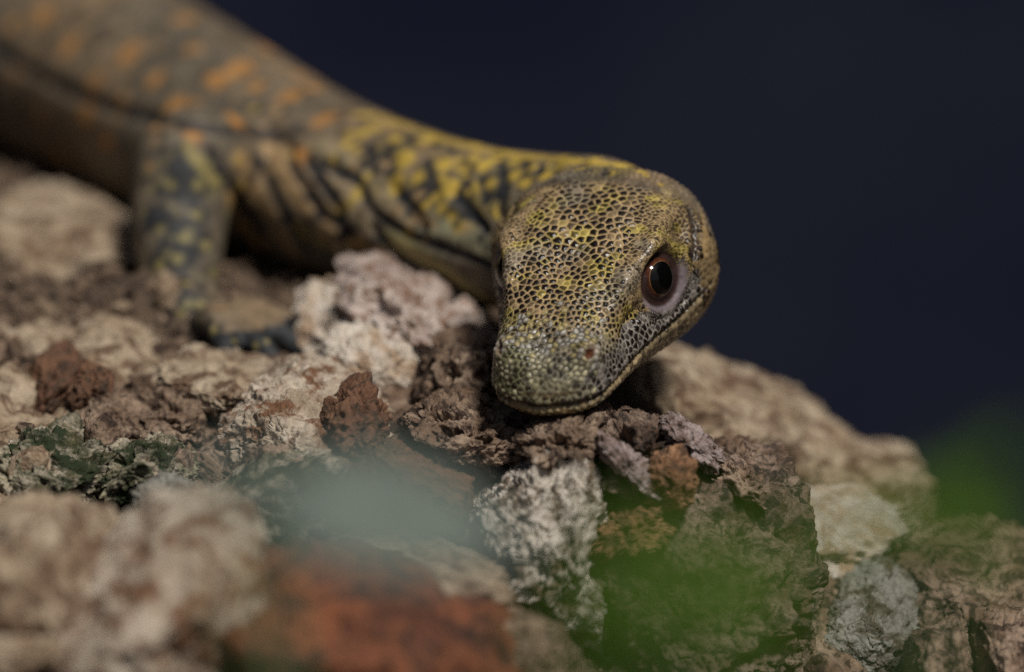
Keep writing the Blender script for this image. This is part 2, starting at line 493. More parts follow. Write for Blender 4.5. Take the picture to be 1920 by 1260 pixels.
# ------------------------------------------------------------------ the lizard
def tube(pts, rad, nseg=28, flat=1.0, samples=8, upv=(0, 0, 1)):
    """closed tapered tube along a smooth path; rad = radii, flat = height/width"""
    P, r = np.array(pts, float), np.array(rad, float)
    n = len(P)
    t = np.linspace(0, n - 1, (n - 1) * samples + 1)
    def cat(A):
        Q = np.vstack([2 * A[0] - A[1], A, 2 * A[-1] - A[-2]]) if A.ndim == 2 else np.concatenate([[A[0]], A, [A[-1]]])
        i = np.minimum(t.astype(int), n - 2); f = t - i
        if A.ndim == 2: f = f[:, None]
        a, b, c, d = Q[i], Q[i + 1], Q[i + 2], Q[i + 3]
        return 0.5 * (2 * b + (c - a) * f + (2 * a - 5 * b + 4 * c - d) * f**2 + (3 * b - a - 3 * c + d) * f**3)
    C, rr = cat(P), np.maximum(cat(r), 0.0004)
    T = np.gradient(C, axis=0); T /= np.linalg.norm(T, axis=1)[:, None]
    S = np.cross(T, np.array(upv)); S /= np.linalg.norm(S, axis=1)[:, None] + 1e-9
    U = np.cross(S, T)
    rings = []
    cap = [(0.95, 0.3), (0.8, 0.6), (0.5, 0.87)]
    def ring(c, s, u, r0):
        a = np.linspace(0, 2 * np.pi, nseg, endpoint=False)
        return c + np.outer(np.cos(a) * r0, s) + np.outer(np.sin(a) * r0 * flat, u)
    for k, off in reversed(cap): rings.append(ring(C[0] - T[0] * off * rr[0], S[0], U[0], rr[0] * k))
    for i in range(len(C)): rings.append(ring(C[i], S[i], U[i], rr[i]))
    for k, off in cap: rings.append(ring(C[-1] + T[-1] * off * rr[-1], S[-1], U[-1], rr[-1] * k))
    v = [*np.vstack(rings), C[0] - T[0] * rr[0], C[-1] + T[-1] * rr[-1]]
    m = len(rings); f = []
    for i in range(m - 1):
        for j in range(nseg):
            j2 = (j + 1) % nseg
            f.append((i * nseg + j, i * nseg + j2, (i + 1) * nseg + j2, (i + 1) * nseg + j))
    a, b = m * nseg, m * nseg + 1
    for j in range(nseg):
        j2 = (j + 1) % nseg
        f.append((a, j2, j)); f.append((b, (m - 1) * nseg + j, (m - 1) * nseg + j2))
    return v, f

# head frame: X = animal's right (left in the picture), Y = snout, Z = crown
HO = PX(1095, 507, 1.062)
f_c = np.array([-0.27, -0.62, 0.735]); f_c /= np.linalg.norm(f_c)
l_c = np.array([0.965, -0.055, 0.0]); l_c[2] = -(l_c[0] * f_c[0] + l_c[1] * f_c[1]) / f_c[2]; l_c /= np.linalg.norm(l_c)
def c2w(c): return RIGHT * c[0] + UP * c[1] - FWD * c[2]
HY = c2w(f_c); HX = -c2w(l_c); HZ = np.cross(HX, HY)
HM = np.stack([HX, HY, HZ], 1)                      # local mm -> world: HO + HM @ p/1000
def h2w(p): return HO + (np.atleast_2d(p) / 1000.0) @ HM.T
def w2h(p): return ((p - HO) @ HM) * 1000.0

HYs = np.array([-26, -22, -17, -11, -5, 0, 5, 10, 16, 22, 27, 30, 32, 33.2])
HWs = np.array([15, 18, 20.2, 20.8, 19.6, 18.0, 16.2, 14.3, 12.8, 11.8, 10.9, 9.4, 6.8, 3.5])
HTs = np.array([5.0, 7.0, 8.2, 8.7, 8.7, 8.4, 7.8, 6.7, 5.3, 3.9, 2.5, 1.2, -0.6, -2.6])
HBs = np.array([-14, -17, -19.5, -20.5, -20.0, -18.6, -17.0, -15.4, -13.8, -12.3, -11.0, -10.0, -9.0, -7.6])
HCs = np.array([-5.0, -5.5, -6, -6.2, -6.2, -6, -5.8, -5.6, -5.4, -5.3, -5.2, -5.1, -5.0, -5.0])
def mouth_z(y): return np.interp(y, [-16, -10, 0, 10, 20, 28, 33], [-6.0, -8.6, -9.2, -8.2, -7.0, -6.0, -5.4])

def head_mesh():
    ys = np.concatenate([np.linspace(-26, 28, 46), np.linspace(29, 33.2, 10)])
    N = 56; rings = []
    def smooth_interp(A):
        r = np.interp(ys, HYs, A)
        k = np.array([1, 2, 3, 2, 1]) / 9.0
        q = np.convolve(np.pad(r, 2, mode='edge'), k, 'valid')
        return np.where(ys > 28, r, q)
    w, t, b, c = map(smooth_interp, (HWs, HTs, HBs, HCs))
    a = np.linspace(0, 2 * np.pi, N, endpoint=False)
    ca, sa = np.cos(a), np.sin(a)
    for i, y in enumerate(ys):
        n = np.interp(y, [-26, -13, 0, 20, 33], [2.1, 2.6, 3.0, 2.7, 2.2])
        nb = np.where(sa > 0, n, np.interp(y, [-26, -10, 20, 33], [2.4, 3.8, 3.2, 2.2]))
        x = w[i] * np.sign(ca) * np.abs(ca) ** (2 / nb)
        up = sa > 0
        s = np.abs(sa) ** (2 / n)
        z = np.where(up, c[i] + (t[i] - c[i]) * s, c[i] - (c[i] - b[i]) * np.abs(sa) ** (2 / np.interp(y, [-26, -10, 20, 33], [2.4, 3.8, 3.2, 2.2])))
        x = np.where(up, x, x * (1 - 0.03 * np.abs(sa)))
        rings.append(np.stack([x, np.full(N, y), z], 1))
    v = np.vstack(rings + [[[0, -27.5, -4]], [[0, 34.0, -5.0]]])
    m = len(ys); f = []
    for i in range(m - 1):
        for j in range(N):
            j2 = (j + 1) % N
            f.append((i * N + j2, i * N + j, (i + 1) * N + j, (i + 1) * N + j2))
    for j in range(N):
        j2 = (j + 1) % N
        f.append((m * N, j, j2)); f.append((m * N + 1, (m - 1) * N + j2, (m - 1) * N + j))
    return list(h2w(v)), f

EYES = {-1: None, 1: None}
EYE_C = {s: np.array([s * 12.3, 0.2, -0.8]) for s in (-1, 1)}
EYE_N = {s: np.array([s * 0.90, 0.30, 0.31]) / np.linalg.norm([0.90, 0.30, 0.31]) for s in (-1, 1)}
EYE_R = 4.8

LIZ_D = {}
def build_lizard():
    rs = np.random.RandomState(4)
    V, F = [], []
    def add(vf):
        o = len(V); V.extend(vf[0]); F.extend([tuple(i + o for i in q) for q in vf[1]])
    sp = [(1165, 452, 1.083, 130), (1110, 432, 1.100, 145), (1010, 434, 1.113, 153), (900, 425, 1.122, 156), (760, 394, 1.137, 162), (590, 338, 1.158, 174),
          (400, 250, 1.187, 196), (200, 145, 1.225, 208), (-50, 25, 1.268, 214), (-300, -80, 1.31, 205), (-520, -165, 1.345, 165), (-700, -215, 1.375, 100)]
    pts = [PX(a, b, d) for a, b, d, r in sp]; rad = [r * pxm(d) for a, b, d, r in sp]
    add(tube(pts, rad, 40, 0.97))
    # tail, lying back along the bank
    e = pts[-2]
    tail = [pts[-2], pts[-1]]
    for k in range(1, 7):
        q = pts[-1] + np.array([-0.045 * k, 0.012 * k - 0.004 * k * k, 0])
        g = ground_z(np.array([q[0]]), np.array([q[1]]))[0]
        tail.append(np.array([q[0], q[1], max(g, 0) + 0.012 - 0.001 * k]))
    add(tube(tail, [0.016, 0.013, 0.0105, 0.009, 0.0075, 0.006, 0.0042, 0.002], 24))
    add(head_mesh())
    # jaw muscles and throat
    add(tube(h2w([(0, -22, -8), (0, -14, -9), (0, -4, -10), (0, 8, -9.5)]), [0.0115, 0.0125, 0.0112, 0.007], 28, upv=HZ))
    claws = []
    def foot(base, fw, side, up, n=5, L=0.020, r0=0.0023):
        for i in range(n):
            a = (i - 2) * 0.42
            d = fw * math.cos(a) + side * math.sin(a)
            l = L * (0.72, 0.92, 1.0, 1.02, 0.7)[i]
            p0, p1 = base, base + d * l * 0.4 + up * 0.0035
            p2, p3 = base + d * l * 0.78 + up * 0.0018, base + d * l + up * (-0.0012)
            add(tube([p0, p1, p2, p3], [r0 * 1.35, r0 * 1.1, r0 * 0.95, r0 * 0.75], 14, samples=5, upv=up + d * 0.1))
            claws.append((p3, d, up))
    ez = np.array([0, 0, 1.0])
    # right foreleg (in view)
    sh, el, wr = PX(455, 330, 1.160), PX(352, 318, 1.138), PX(338, 560, 1.128)
    add(tube([PX(520, 350, 1.17), sh, PX(392, 300, 1.145), el + np.array([0, 0, 0.001]), PX(338, 400, 1.135), PX(336, 480, 1.130), wr, PX(352, 598, 1.122)],
             [0.0135, 0.0135, 0.0115, 0.0105, 0.0100, 0.0088, 0.0080, 0.0085], 26, upv=(0, 1, 0.2)))
    foot(PX(385, 612, 1.112), np.array([0.90, -0.36, -0.17]), np.array([0.38, 0.90, 0.05]), ez, L=0.026, r0=0.0027)
    # left foreleg, behind the neck
    s2 = PX(640, 330, 1.19)
    g = lambda p, h: np.array([p[0], p[1], ground_z(np.array([p[0]]), np.array([p[1]]))[0] + h])
    e2 = s2 + np.array([0.018, 0.02, -0.006]); w2 = g(s2 + np.array([0.022, 0.022, 0]), 0.006)
    add(tube([PX(600, 340, 1.165), s2, e2, (e2 + w2) / 2 + np.array([0.003, 0.003, 0]), w2], [0.012, 0.0105, 0.0085, 0.007, 0.006], 22, upv=(0, 1, 0.2)))
    foot(w2, np.array([0.9, 0.3, -0.3]), np.array([-0.3, 0.9, 0]), ez)
    # hind legs
    for sd, off in ((-1, np.array([-0.01, -0.035, 0])), (1, np.array([-0.005, 0.04, 0]))):
        hp = pts[9]
        kn = hp + off + np.array([0.02, 0, 0.004]); an = g(hp + off * 1.35, 0.008)
        add(tube([hp, hp + off * 0.5, kn, (kn + an) / 2 + off * 0.08, an], [0.014, 0.0135, 0.0105, 0.008, 0.0066], 22, upv=(0, 0.3, 1)))
        foot(an, np.array([0.85, sd * 0.5, -0.1]), np.array([-sd * 0.5, 0.85, 0]), ez, L=0.026)
    me = bpy.data.meshes.new('lizard_base')
    me.from_pydata([tuple(q) for q in V], [], F)
    tmp = link('tmp_lizard', me)
    md = tmp.modifiers.new('r', 'REMESH'); md.mode = 'VOXEL'; md.voxel_size = 0.00078
    dg = bpy.context.evaluated_depsgraph_get()
    me2 = bpy.data.meshes.new_from_object(tmp.evaluated_get(dg))
    bpy.data.objects.remove(tmp)
    # refine the head and nape
    bm = bmesh.new(); bm.from_mesh(me2)
    hc = Vector(h2w((0, 2, -3))[0])
    fs = [q for q in bm.faces if (q.calc_center_median() - hc).length < 0.047]
    es = {e for q in fs for e in q.edges}
    bmesh.ops.subdivide_edges(bm, edges=list(es), cuts=2, use_grid_fill=True)
    bmesh.ops.triangulate(bm, faces=[q for q in bm.faces if len(q.verts) > 4])
    bm.to_mesh(me2); bm.free()
    v = verts_of(me2)
    ne = len(me2.edges); ed = np.empty(ne * 2, np.int32); me2.edges.foreach_get('vertices', ed); ed = ed.reshape(-1, 2)
    deg = np.bincount(ed.ravel(), minlength=len(v)).astype(float)
    def smooth(v, it, lam=0.5, mask=None):
        for _ in range(it):
            s = np.stack([np.bincount(ed[:, 0], v[ed[:, 1], k], len(v)) + np.bincount(ed[:, 1], v[ed[:, 0], k], len(v)) for k in range(3)], 1)
            d = (s / deg[:, None] - v) * lam
            v = v + (d if mask is None else d * mask[:, None])
        return v
    hloc = w2h(v)
    nape = sstep(-18, -30, hloc[:, 1]) * sstep(75, 50, np.linalg.norm(hloc, axis=1))
    v = smooth(v, 10)
    v = smooth(v, 40, 0.6, nape)
    me2.vertices.foreach_set('co', v.astype(np.float32).ravel()); me2.update()
    n = normals_of(me2)
    h = w2h(v)
    nh = n @ HM
    hd = np.linalg.norm(h - np.array([0, 2, -3]), axis=1)
    headw = sstep(46, 38, hd)
    # ---- shape the head in its own frame (mm)
    disp = np.zeros(len(v))
    def bump(c, r, a):
        nonlocal disp
        q = (h - np.array(c)) / np.array(r)
        disp = disp + a * np.exp(-(q * q).sum(1))
    for s in (-1, 1):
        bump((s * 14.0, 0, 6.2), (2.2, 6.5, 1.8), 2.6)            # brow
        bump((s * 11.2, 11, 5), (1.9, 9, 1.7), 1.9)              # canthus
        bump((s * 13.8, 12.5, -0.8), (3, 6.0, 2.6), -2.3)            # hollow before the eye
        bump((s * 7.6, 26, 1.6), (3.0, 3.4, 2.8), 1.7)           # nostril swelling
        bump((s * 20.5, -12, -6), (5, 6, 7), 1.3)                # jaw muscle
        bump((s * 18, -9, 3.5), (3, 3.2, 3.2), -2.4)               # temple
        bump((s * 20, -18, 0), (3, 2.5, 4), -1.4)                # ear hollow
    bump((0, 6, 7.5), (5.0, 8, 3), -1.5)
    bump((0, 26, 2), (2.2, 6, 3), -0.7)
    bump((0, -12, 9), (8, 8, 3), -0.5)
    disp *= headw
    v = v + n * (disp / 1000)[:, None]
    h = w2h(v)
    # eye sockets and lids
    lidc = np.zeros(len(v)); rho_min = np.full(len(v), 99.0); under = np.zeros(len(v))
    for s in (-1, 1):
        c, an = EYE_C[s], EYE_N[s]
        rel = h - c
        ax = rel @ an
        pr = rel - ax[:, None] * an
        e2 = np.array([0, 0, 1.0]) - an * an[2]; e2 /= np.linalg.norm(e2)
        e1 = np.cross(an, e2)
        a1, a2 = pr @ e1, pr @ e2
        rho = np.sqrt((a1 / 1.02) ** 2 + (a2 / np.where(a2 > 0, 0.84, 0.96)) ** 2)
        side = (ax > -2.5) & (h[:, 0] * s > 3)
        rho = np.where(side, rho, 99)
        # the surface round the eye follows the ball: a lid 0.5 mm proud of it, falling to the face
        want = np.sqrt(np.maximum(EYE_R ** 2 - np.minimum(rho, EYE_R * 0.92) ** 2, 0))
        lid = want + 0.35 + 0.35 * np.exp(-((rho - 4.6) / 0.5) ** 2)
        wgt = sstep(7.4, 4.4, rho)
        tgt = np.where(rho < 3.65, want - 1.6 * sstep(3.9, 3.4, rho), lid)
        newax = ax * (1 - wgt) + tgt * wgt
        mv = (newax - ax) * (rho < 8)
        h = h + mv[:, None] * an
        # groove under the lower lid
        gr = np.exp(-((rho - 8.0) / 0.55) ** 2) * sstep(1.5, -2.5, a2) * (rho < 12)
        h = h - gr[:, None] * 0.55 * an
        rho_min = np.minimum(rho_min, rho)
        under = np.maximum(under, sstep(7.2, 6.0, rho) * sstep(1.0, -2.0, a2))
    # nostrils
    nos = np.full(len(v), 99.0)
    for s in (-1, 1):
        d = np.linalg.norm((h - np.array([s * 8.5, 26.2, 1.9])) / np.array([0.9, 1.3, 0.8]), axis=1)
        nos = np.minimum(nos, d)
    # mouth line
    md_ = h[:, 2] - mouth_z(h[:, 1])
    mouth = np.exp(-(md_ / 0.40) ** 2) * sstep(-15, -11, h[:, 1]) * headw
    lipb = np.exp(-((md_ - 1.3) / 0.9) ** 2) * 0.35 + np.exp(-((md_ + 1.2) / 0.9) ** 2) * 0.35
    lipb *= sstep(-12, -6, h[:, 1]) * headw
    dd = -1.1 * mouth + lipb - 1.5 * sstep(1.4, 0.6, nos) + 0.2 * np.exp(-((nos - 1.75) / 0.5) ** 2)
    v = h2w(h) + n * (dd * headw / 1000)[:, None]
    v = smooth(v, 2, 0.4, headw)
    me2.vertices.foreach_set('co', v.astype(np.float32).ravel()); me2.update()
    n = normals_of(me2); h = w2h(v)

    # ---- scales of head and nape: relaxed seeds on the surface
    idx = np.where(hd < 46)[0]
    P = h[idx]
    ax_, ay, az = np.abs(P[:, 0]), P[:, 1], P[:, 2]
    sp_ = np.full(len(P), 1.40)
    sp_ = np.where((az > 3) & (ax_ < 9) & (ay < 4) & (ay > -16), 1.66, sp_)
    sp_ = np.where((ay > 18), 1.15, sp_)
    sp_ = np.where((ax_ > 10) & (az > 1), 0.98, sp_)
    sp_ = np.where(rho_min[idx] < 9, 0.55, sp_)
    sp_ = np.where(ay < -20, 1.25, sp_)
    sp_ = np.where((az < mouth_z(ay) + 3.2) & (ay > -14) & (az > mouth_z(ay) - 3), 1.35, sp_)
    order = rs.permutation(len(P))
    grid, seeds = {}, []
    for i in order:
        p = P[i]; s = sp_[i] * 0.80
        c = (int(p[0] // 1.6), int(p[1] // 1.6), int(p[2] // 1.6))
        ok = True
        for a in (-1, 0, 1):
            for b in (-1, 0, 1):
                for d in (-1, 0, 1):
                    for j in grid.get((c[0] + a, c[1] + b, c[2] + d), ()):
                        q = P[j]
                        if (q[0]-p[0])**2 + (q[1]-p[1])**2 + (q[2]-p[2])**2 < s * s:
                            ok = False; break
                    if not ok: break
                if not ok: break
            if not ok: break
        if ok:
            grid.setdefault(c, []).append(i); seeds.append(i)
    S = P[seeds].copy(); Ssp = sp_[seeds]
    def assign(k):
        kd = KDTree(len(S))
        for i, q in enumerate(S): kd.insert(q, i)
        kd.balance()
        ii = np.empty((len(P), k), int); dd = np.empty((len(P), k))
        for a, q in enumerate(P):
            for b, (_, j, d) in enumerate(kd.find_n(q, k)):
                ii[a, b] = j; dd[a, b] = d
        return ii, dd
    for _ in range(1):
        ii, _d = assign(1)
        cnt = np.maximum(np.bincount(ii[:, 0], minlength=len(S)), 1)
        S = np.stack([np.bincount(ii[:, 0], P[:, k], len(S)) / cnt for k in range(3)], 1)
    ii, dd = assign(2)
    k1 = ii[:, 0]
    sepr = np.linalg.norm(S[ii[:, 0]] - S[ii[:, 1]], axis=1)
    edge = (dd[:, 1] ** 2 - dd[:, 0] ** 2) / (2 * np.maximum(sepr, 1e-6))       # distance to the cell border
    sz = Ssp[k1]
    en = edge / sz
    hw = headw[idx]
    flatm = sstep(4.0, 4.6, rho_min[idx]) * (1 - 0.8 * mouth[idx])
    hgt = 0.19 * sz * sstep(0.0, 0.42, en) * hw * flatm
    v[idx] += n[idx] * (hgt / 1000)[:, None]
    me2.vertices.foreach_set('co', v.astype(np.float32).ravel()); me2.update()
    LIZ_D.update(v=v, n=normals_of(me2), h=h, idx=idx, k1=k1, en=en, S=S, Ssp=Ssp, dd=dd, rho=rho_min, under=under, mouth=mouth, nos=nos, headw=headw, claws=claws, hd=hd)
    return me2

liz_me = build_lizard()
print('lizard verts', len(liz_me.vertices), 'scales', len(LIZ_D['S']))

def paint_lizard(me):
    D = LIZ_D
    v, n = D['v'], D['n']
    N = len(v)
    rs = np.random.RandomState(9)
    q = np.empty(N * 3, np.float32)
    p1 = fbm(v * 60, 4, 71); p2 = fbm(v * 200, 4, 72); p3 = fbm(v * 24, 3, 73)
    col = np.zeros((N, 3))
    base = np.array([0.185, 0.132, 0.080]); grey = np.array([0.115, 0.095, 0.068])
    t = sstep(-0.35, 0.4, p3)[:, None]
    col[:] = base * t + grey * (1 - t)
    col *= (1 + 0.5 * p2)[:, None]
    fold = np.zeros(N)
    # ray-cast pattern marks from the photo onto the body
    bvh = BVHTree.FromPolygons([tuple(a) for a in v], [tuple(f.vertices) for f in me.polygons])
    def hit(px, py):
        d = PX(px, py, 1.0) - CAM
        d /= np.linalg.norm(d)
        loc, nn, i, dist = bvh.ray_cast(Vector(CAM), Vector(d))
        return None if loc is None else np.array(loc)
    kd = KDTree(N)
    for i, a in enumerate(v): kd.insert(a, i)
    kd.balance()
    def blot(c, r, colr, amt=1.0, soft=0.5):
        if c is None: return
        ids = np.array([i for _, i, _ in kd.find_range(c, r * 1.6)], int)
        if not len(ids): return
        d = np.linalg.norm(v[ids] - c, axis=1) / r + 0.5 * p2[ids] + 0.15 * p1[ids]
        w = (sstep(1.0 + soft * 0.4, 1.0 - soft, d) * amt)[:, None]
        col[ids] = col[ids] * (1 - w) + np.array(colr) * w
    def line(pl, r, colr, amt=1.0, deep=0.0):
        H = []
        for (a, b) in zip(pl[:-1], pl[1:]):
            m = max(2, int(math.hypot(b[0] - a[0], b[1] - a[1]) / 6))
            for s in np.linspace(0, 1, m, endpoint=False):
                H.append(hit(a[0] + (b[0] - a[0]) * s, a[1] + (b[1] - a[1]) * s))
        H = [q for q in H if q is not None]
        ids = {}
        for c in H:
            for _, i, d in kd.find_range(c, r * 1.5):
                if d < ids.get(i, 9): ids[i] = d
        if not ids: return
        k = np.array(list(ids.keys())); d = np.array(list(ids.values())) / r + 0.3 * p1[k] + 0.15 * p2[k]
        w = (sstep(1.25, 0.55, d) * amt)[:, None]
        fold[k] = np.maximum(fold[k], deep * w[:, 0])
        col[k] = col[k] * (1 - w) + np.array(colr) * w
    ORANGE = (0.40, 0.195, 0.058); YEL = (0.44, 0.305, 0.055); DARK = (0.018, 0.020, 0.026); NIGHT = (0.024, 0.026, 0.029)
    TANS = (0.30, 0.20, 0.10); OLV = (0.24, 0.22, 0.10)
    near = D['hd'] < 95
    # far flank and back beyond the frame: scattered spots of the same kind
    cand = np.where((D['hd'] > 60))[0]
    for i in rs.choice(cand, 260):
        if n[i, 1] > 0.1 or v[i, 0] < PX(0, 0, 1.25)[0]:
            blot(v[i], rs.uniform(0.0022, 0.0038), ORANGE, 0.6)
    k = pxm(1.2)
    for _ in range(8):
        c = hit(rs.uniform(-20, 640), rs.uniform(0, 320))
        if c is not None: blot(c, rs.uniform(0.0010, 0.0022), ORANGE, 0.7)
    for (x, y, r) in [(75,30,26),(130,88,24),(245,100,27),(345,35,26),(178,152,27),(290,148,22),(230,192,22),(330,198,26),(410,152,26),(445,225,27),
                      (75,215,24),(160,215,22),(285,240,22),(365,252,24),(200,262,24),(115,290,28),(450,125,32),(20,45,20),(540,180,22),(500,95,20),
                      (610,225,24),(560,140,16),(30,140,18),(365,90,16),(20,300,20),(590,165,18),(480,160,20)]:
        blot(hit(x, y), r * k, ORANGE, 0.85)
    # dark collar of the nape and yellow mottling
    for (x, y, r) in [(860,270,60),(960,300,60),(1050,310,60),(1150,310,60),(800,330,60),(880,380,60),(740,280,50),(930,360,60)]:
        blot(hit(x, y), r * pxm(1.11), (0.19, 0.145, 0.05), 0.8, 0.9)
    line([(690,215),(760,235),(830,260),(905,280),(985,292),(1060,300),(1130,306),(1190,312)], 0.0017, YEL, 0.9)
    for (x, y, r) in [(700,240,22),(760,300,30),(742,340,26),(800,262,22),(832,308,24),(850,345,20),(892,272,20),(915,308,17),(890,352,18),(965,305,15),(962,330,17),
                      (1000,296,14),(1060,292,14),(1120,298,14),(1180,306,14),(680,310,20),(650,270,18),(790,380,22),(830,402,20),(875,425,18),(1020,330,14),
                      (935,400,16),(780,335,20),(1085,318,10),(1145,322,10),(985,345,12),(720,365,18),(860,300,14),(940,285,12),(1210,330,10),(1030,310,9)]:
        blot(hit(x, y), r * pxm(1.115), YEL, 0.95)
    for pl in ([(935,290),(945,330),(930,370)], [(870,300),(868,330),(880,370)], [(985,300),(990,330)], [(1040,305),(1050,325)], [(800,300),(812,350),(820,380)],
               [(720,290),(740,310)], [(690,275),(700,300),(690,330)], [(770,250),(778,275)], [(1095,305),(1105,325)], [(905,335),(915,380)], [(820,420),(850,400),(905,415)], [(770,360),(790,345),(800,370)], [(840,270),(850,290)], [(950,345),(940,390),(945,420)], [(1010,310),(1015,330)], [(1130,310),(1138,328)]):
        line(pl, 0.0012, DARK, 0.92, 0.0004)
    # flank stripes
    line([(450,300),(500,390),(545,470)], 0.0028, TANS); line([(610,400),(640,440),(650,470)], 0.0022, TANS); line([(570,300),(600,340)], 0.0018, ORANGE, 0.8); line([(505,270),(560,370),(630,460)], 0.0026, TANS)
    line([(585,310),(640,360),(690,430)], 0.0026, (0.27, 0.21, 0.13)); line([(600,270),(690,340),(770,410)], 0.0026, (0.25, 0.20, 0.12))
    line([(560,285),(565,292)], 0.002, ORANGE); line([(650,440),(690,470),(720,480)], 0.0022, (0.32, 0.19, 0.07))
    line([(730,450),(830,510),(930,580)], 0.0028, (0.27, 0.23, 0.10)); line([(800,430),(860,450),(920,470)], 0.0034, (0.26, 0.25, 0.16))
    line([(430,370),(460,430),(500,480)], 0.0022, (0.30, 0.19, 0.075))
    for pl in ([(480,300),(530,400),(572,470)], [(540,300),(600,395),(660,445)], [(600,305),(665,335),(700,400),(760,440),(880,482),(935,505)], [(428,335),(480,440),(512,495)],
               [(730,345),(790,412)], [(855,365),(915,435)], [(640,395),(636,470)], [(700,425),(738,480),(830,525),(930,592)], [(400,290),(440,350)],
               [(575,300),(640,400)], [(760,400),(800,430)]):
        line(pl, 0.00125, DARK, 0.97, 0.0010)
    line([(-20,90),(90,150),(190,195),(290,225),(420,242),(470,246),(520,256),(545,290)], 0.0016, DARK, 0.8, 0.0012)
    for _ in range(200):
        x, y = rs.uniform(440, 940), rs.uniform(200, 470)
        c = hit(x, y)
        if c is not None and np.linalg.norm(c - HO) > 0.028:
            yl = sstep(560, 760, np.array(x)) * sstep(470, 330, np.array(y))
            blot(c, rs.uniform(0.0007, 0.0017), DARK if rs.rand() < 0.55 else (YEL if rs.rand() < 0.3 + 0.6 * yl else TANS), 0.8)
    for _ in range(120):
        c = hit(rs.uniform(-20, 560), rs.uniform(0, 330))
        if c is not None: blot(c, rs.uniform(0.0008, 0.0018), (0.06, 0.055, 0.05) if rs.rand() < 0.7 else TANS, 0.55)
    # foreleg: blue-black with yellow spots
    for (x, y, r) in [(340,300,50),(340,350,60),(340,420,60),(340,490,60),(335,560,55),(390,330,36),(350,600,50),(300,400,40)]:
        blot(hit(x, y), r * pxm(1.13), NIGHT, 0.9, 0.5)
    ids = np.where((v[:, 2] < PX(0, 570, 1.12)[2]) & (np.linalg.norm(v - PX(430, 625, 1.108), axis=1) < 0.036))[0]
    col[ids] = np.array(NIGHT) * (1 + 0.4 * p2[ids])[:, None]
    for (x, y, r) in [(372,347,17),(335,400,13),(370,405,15),(385,460,14),(332,485,13),(300,500,13),(400,512,16),(350,532,13),(322,345,14),(300,430,13),(345,445,11),
                      (310,560,13),(375,570,12),(340,590,14),(440,640,10),(480,650,10),(530,650,10),(570,660,8),(400,620,12),(500,640,8)]:
        blot(hit(x, y), r * 0.8 * pxm(1.125), (0.25, 0.205, 0.075), 0.85)
    for _ in range(70):
        c = hit(rs.uniform(265, 430), rs.uniform(290, 640))
        if c is not None: blot(c, rs.uniform(0.0006, 0.0013), (0.02, 0.022, 0.026) if rs.rand() < 0.5 else (0.20, 0.17, 0.08), 0.8)
    line([(350,275),(385,320),(410,350)], 0.0014, (0.25, 0.205, 0.075), 0.85)
    # ---- head: scale by scale
    idx, k1, en, S, rho = D['idx'], D['k1'], D['en'], D['S'], D['rho'][D['idx']]
    X, Y, Z = S[:, 0], S[:, 1], S[:, 2]; A = np.abs(X)
    ns = len(S)
    r1, r2, r3 = rs.rand(ns), rs.rand(ns), rs.rand(ns)
    f1 = fbm(S / 5.0, 3, 81); f2 = fbm(S / 2.6, 3, 82); f3 = fbm(S / 9.0, 2, 83)
    rim = np.array([0.40, 0.285, 0.15]) * np.ones((ns, 1))
    ye = np.array([0.50, 0.39, 0.11])
    w = (sstep(0.05, 0.45, f1 + 0.35 * (r1 - 0.5)))[:, None]; rim = rim * (1 - w) + ye * w
    w = (sstep(0.1, 0.4, f3))[:, None] * 0.7; rim = rim * (1 - w) + np.array([0.30, 0.26, 0.20]) * w
    w = (sstep(14, 24, Y) * sstep(2, -1, Z - 3))[:, None] * 0.75; rim = rim * (1 - w) + np.array([0.26, 0.25, 0.19]) * w
    w = (sstep(20, 30, Y) * sstep(-2, 6, X))[:, None] * 0.7; rim = rim * (1 - w) + np.array([0.24, 0.24, 0.11]) * w
    dark = np.clip(0.92 + 0.3 * r2 + 0.7 * f2, 0.1, 1)
    dark = np.where(r3 < 0.07, 0.35 + 0.3 * r2, dark)
    dark *= np.where(Y > 22, np.clip(1.0 - (Y - 23) * 0.06, 0.45, 1), 1)
    dark *= np.where((A > 10.5) & (Z > 1.5) & (Y < 12), 0.8, 1)
    mz = mouth_z(Y)
    full = np.zeros(ns)
    lip = (Z < mz + np.where(X < 0, 6.0, 4.0)) & (Z > mz + 0.6) & (Y > -16) & (Y < 30)
    full = np.where(lip, sstep(-0.08, 0.12, f2 + 0.3 * (r1 - 0.5)), full)
    rim[lip] = np.where(X[lip][:, None] < 0, np.array([0.28, 0.25, 0.22]), np.array([0.27, 0.26, 0.14]))
    low = (Z <= mz + 0.6)
    rim[low] = np.array([0.26, 0.20, 0.115]) * (0.75 + 0.5 * r3[low])[:, None]; dark = np.where(low, 0.25 * r2, dark); full = np.where(low, 0.8 * sstep(0.08, 0.28, f2), full)
    fr = (Y > 26) & (Z > mz + 0.5)
    full = np.where(fr, np.maximum(full, 0.9 * sstep(0.10, 0.25, f2 + 0.3 * (r1 - 0.5))), full)
    # temple stripe behind the eye, cheek
    st = (A > 13) & (Y < -6.5) & (np.abs(Z - 3.0) < 2.0)
    full = np.where(st, 0.9, full)
    ck = (A > 12) & (Y < -6) & (Z < 0.5)
    rim[ck] = np.array([0.24, 0.17, 0.09]); full = np.where(ck, sstep(-0.02, 0.25, f1), full); dark = np.where(ck, 0.4, dark)
    crown = (Z > 2) & (Y < 14)
    full = np.where(crown & (r1 < 0.14), 0.92, full)
    DK = np.array([0.010, 0.0065, 0.005])
    cw = sstep(0.05, 0.16, en)
    amt = np.clip(np.maximum(dark[k1] * cw, full[k1] * sstep(0.03, 0.12, en)), 0, 1)
    top = (Y > 13) & (Z > mz + 3.6) & (A < 10)
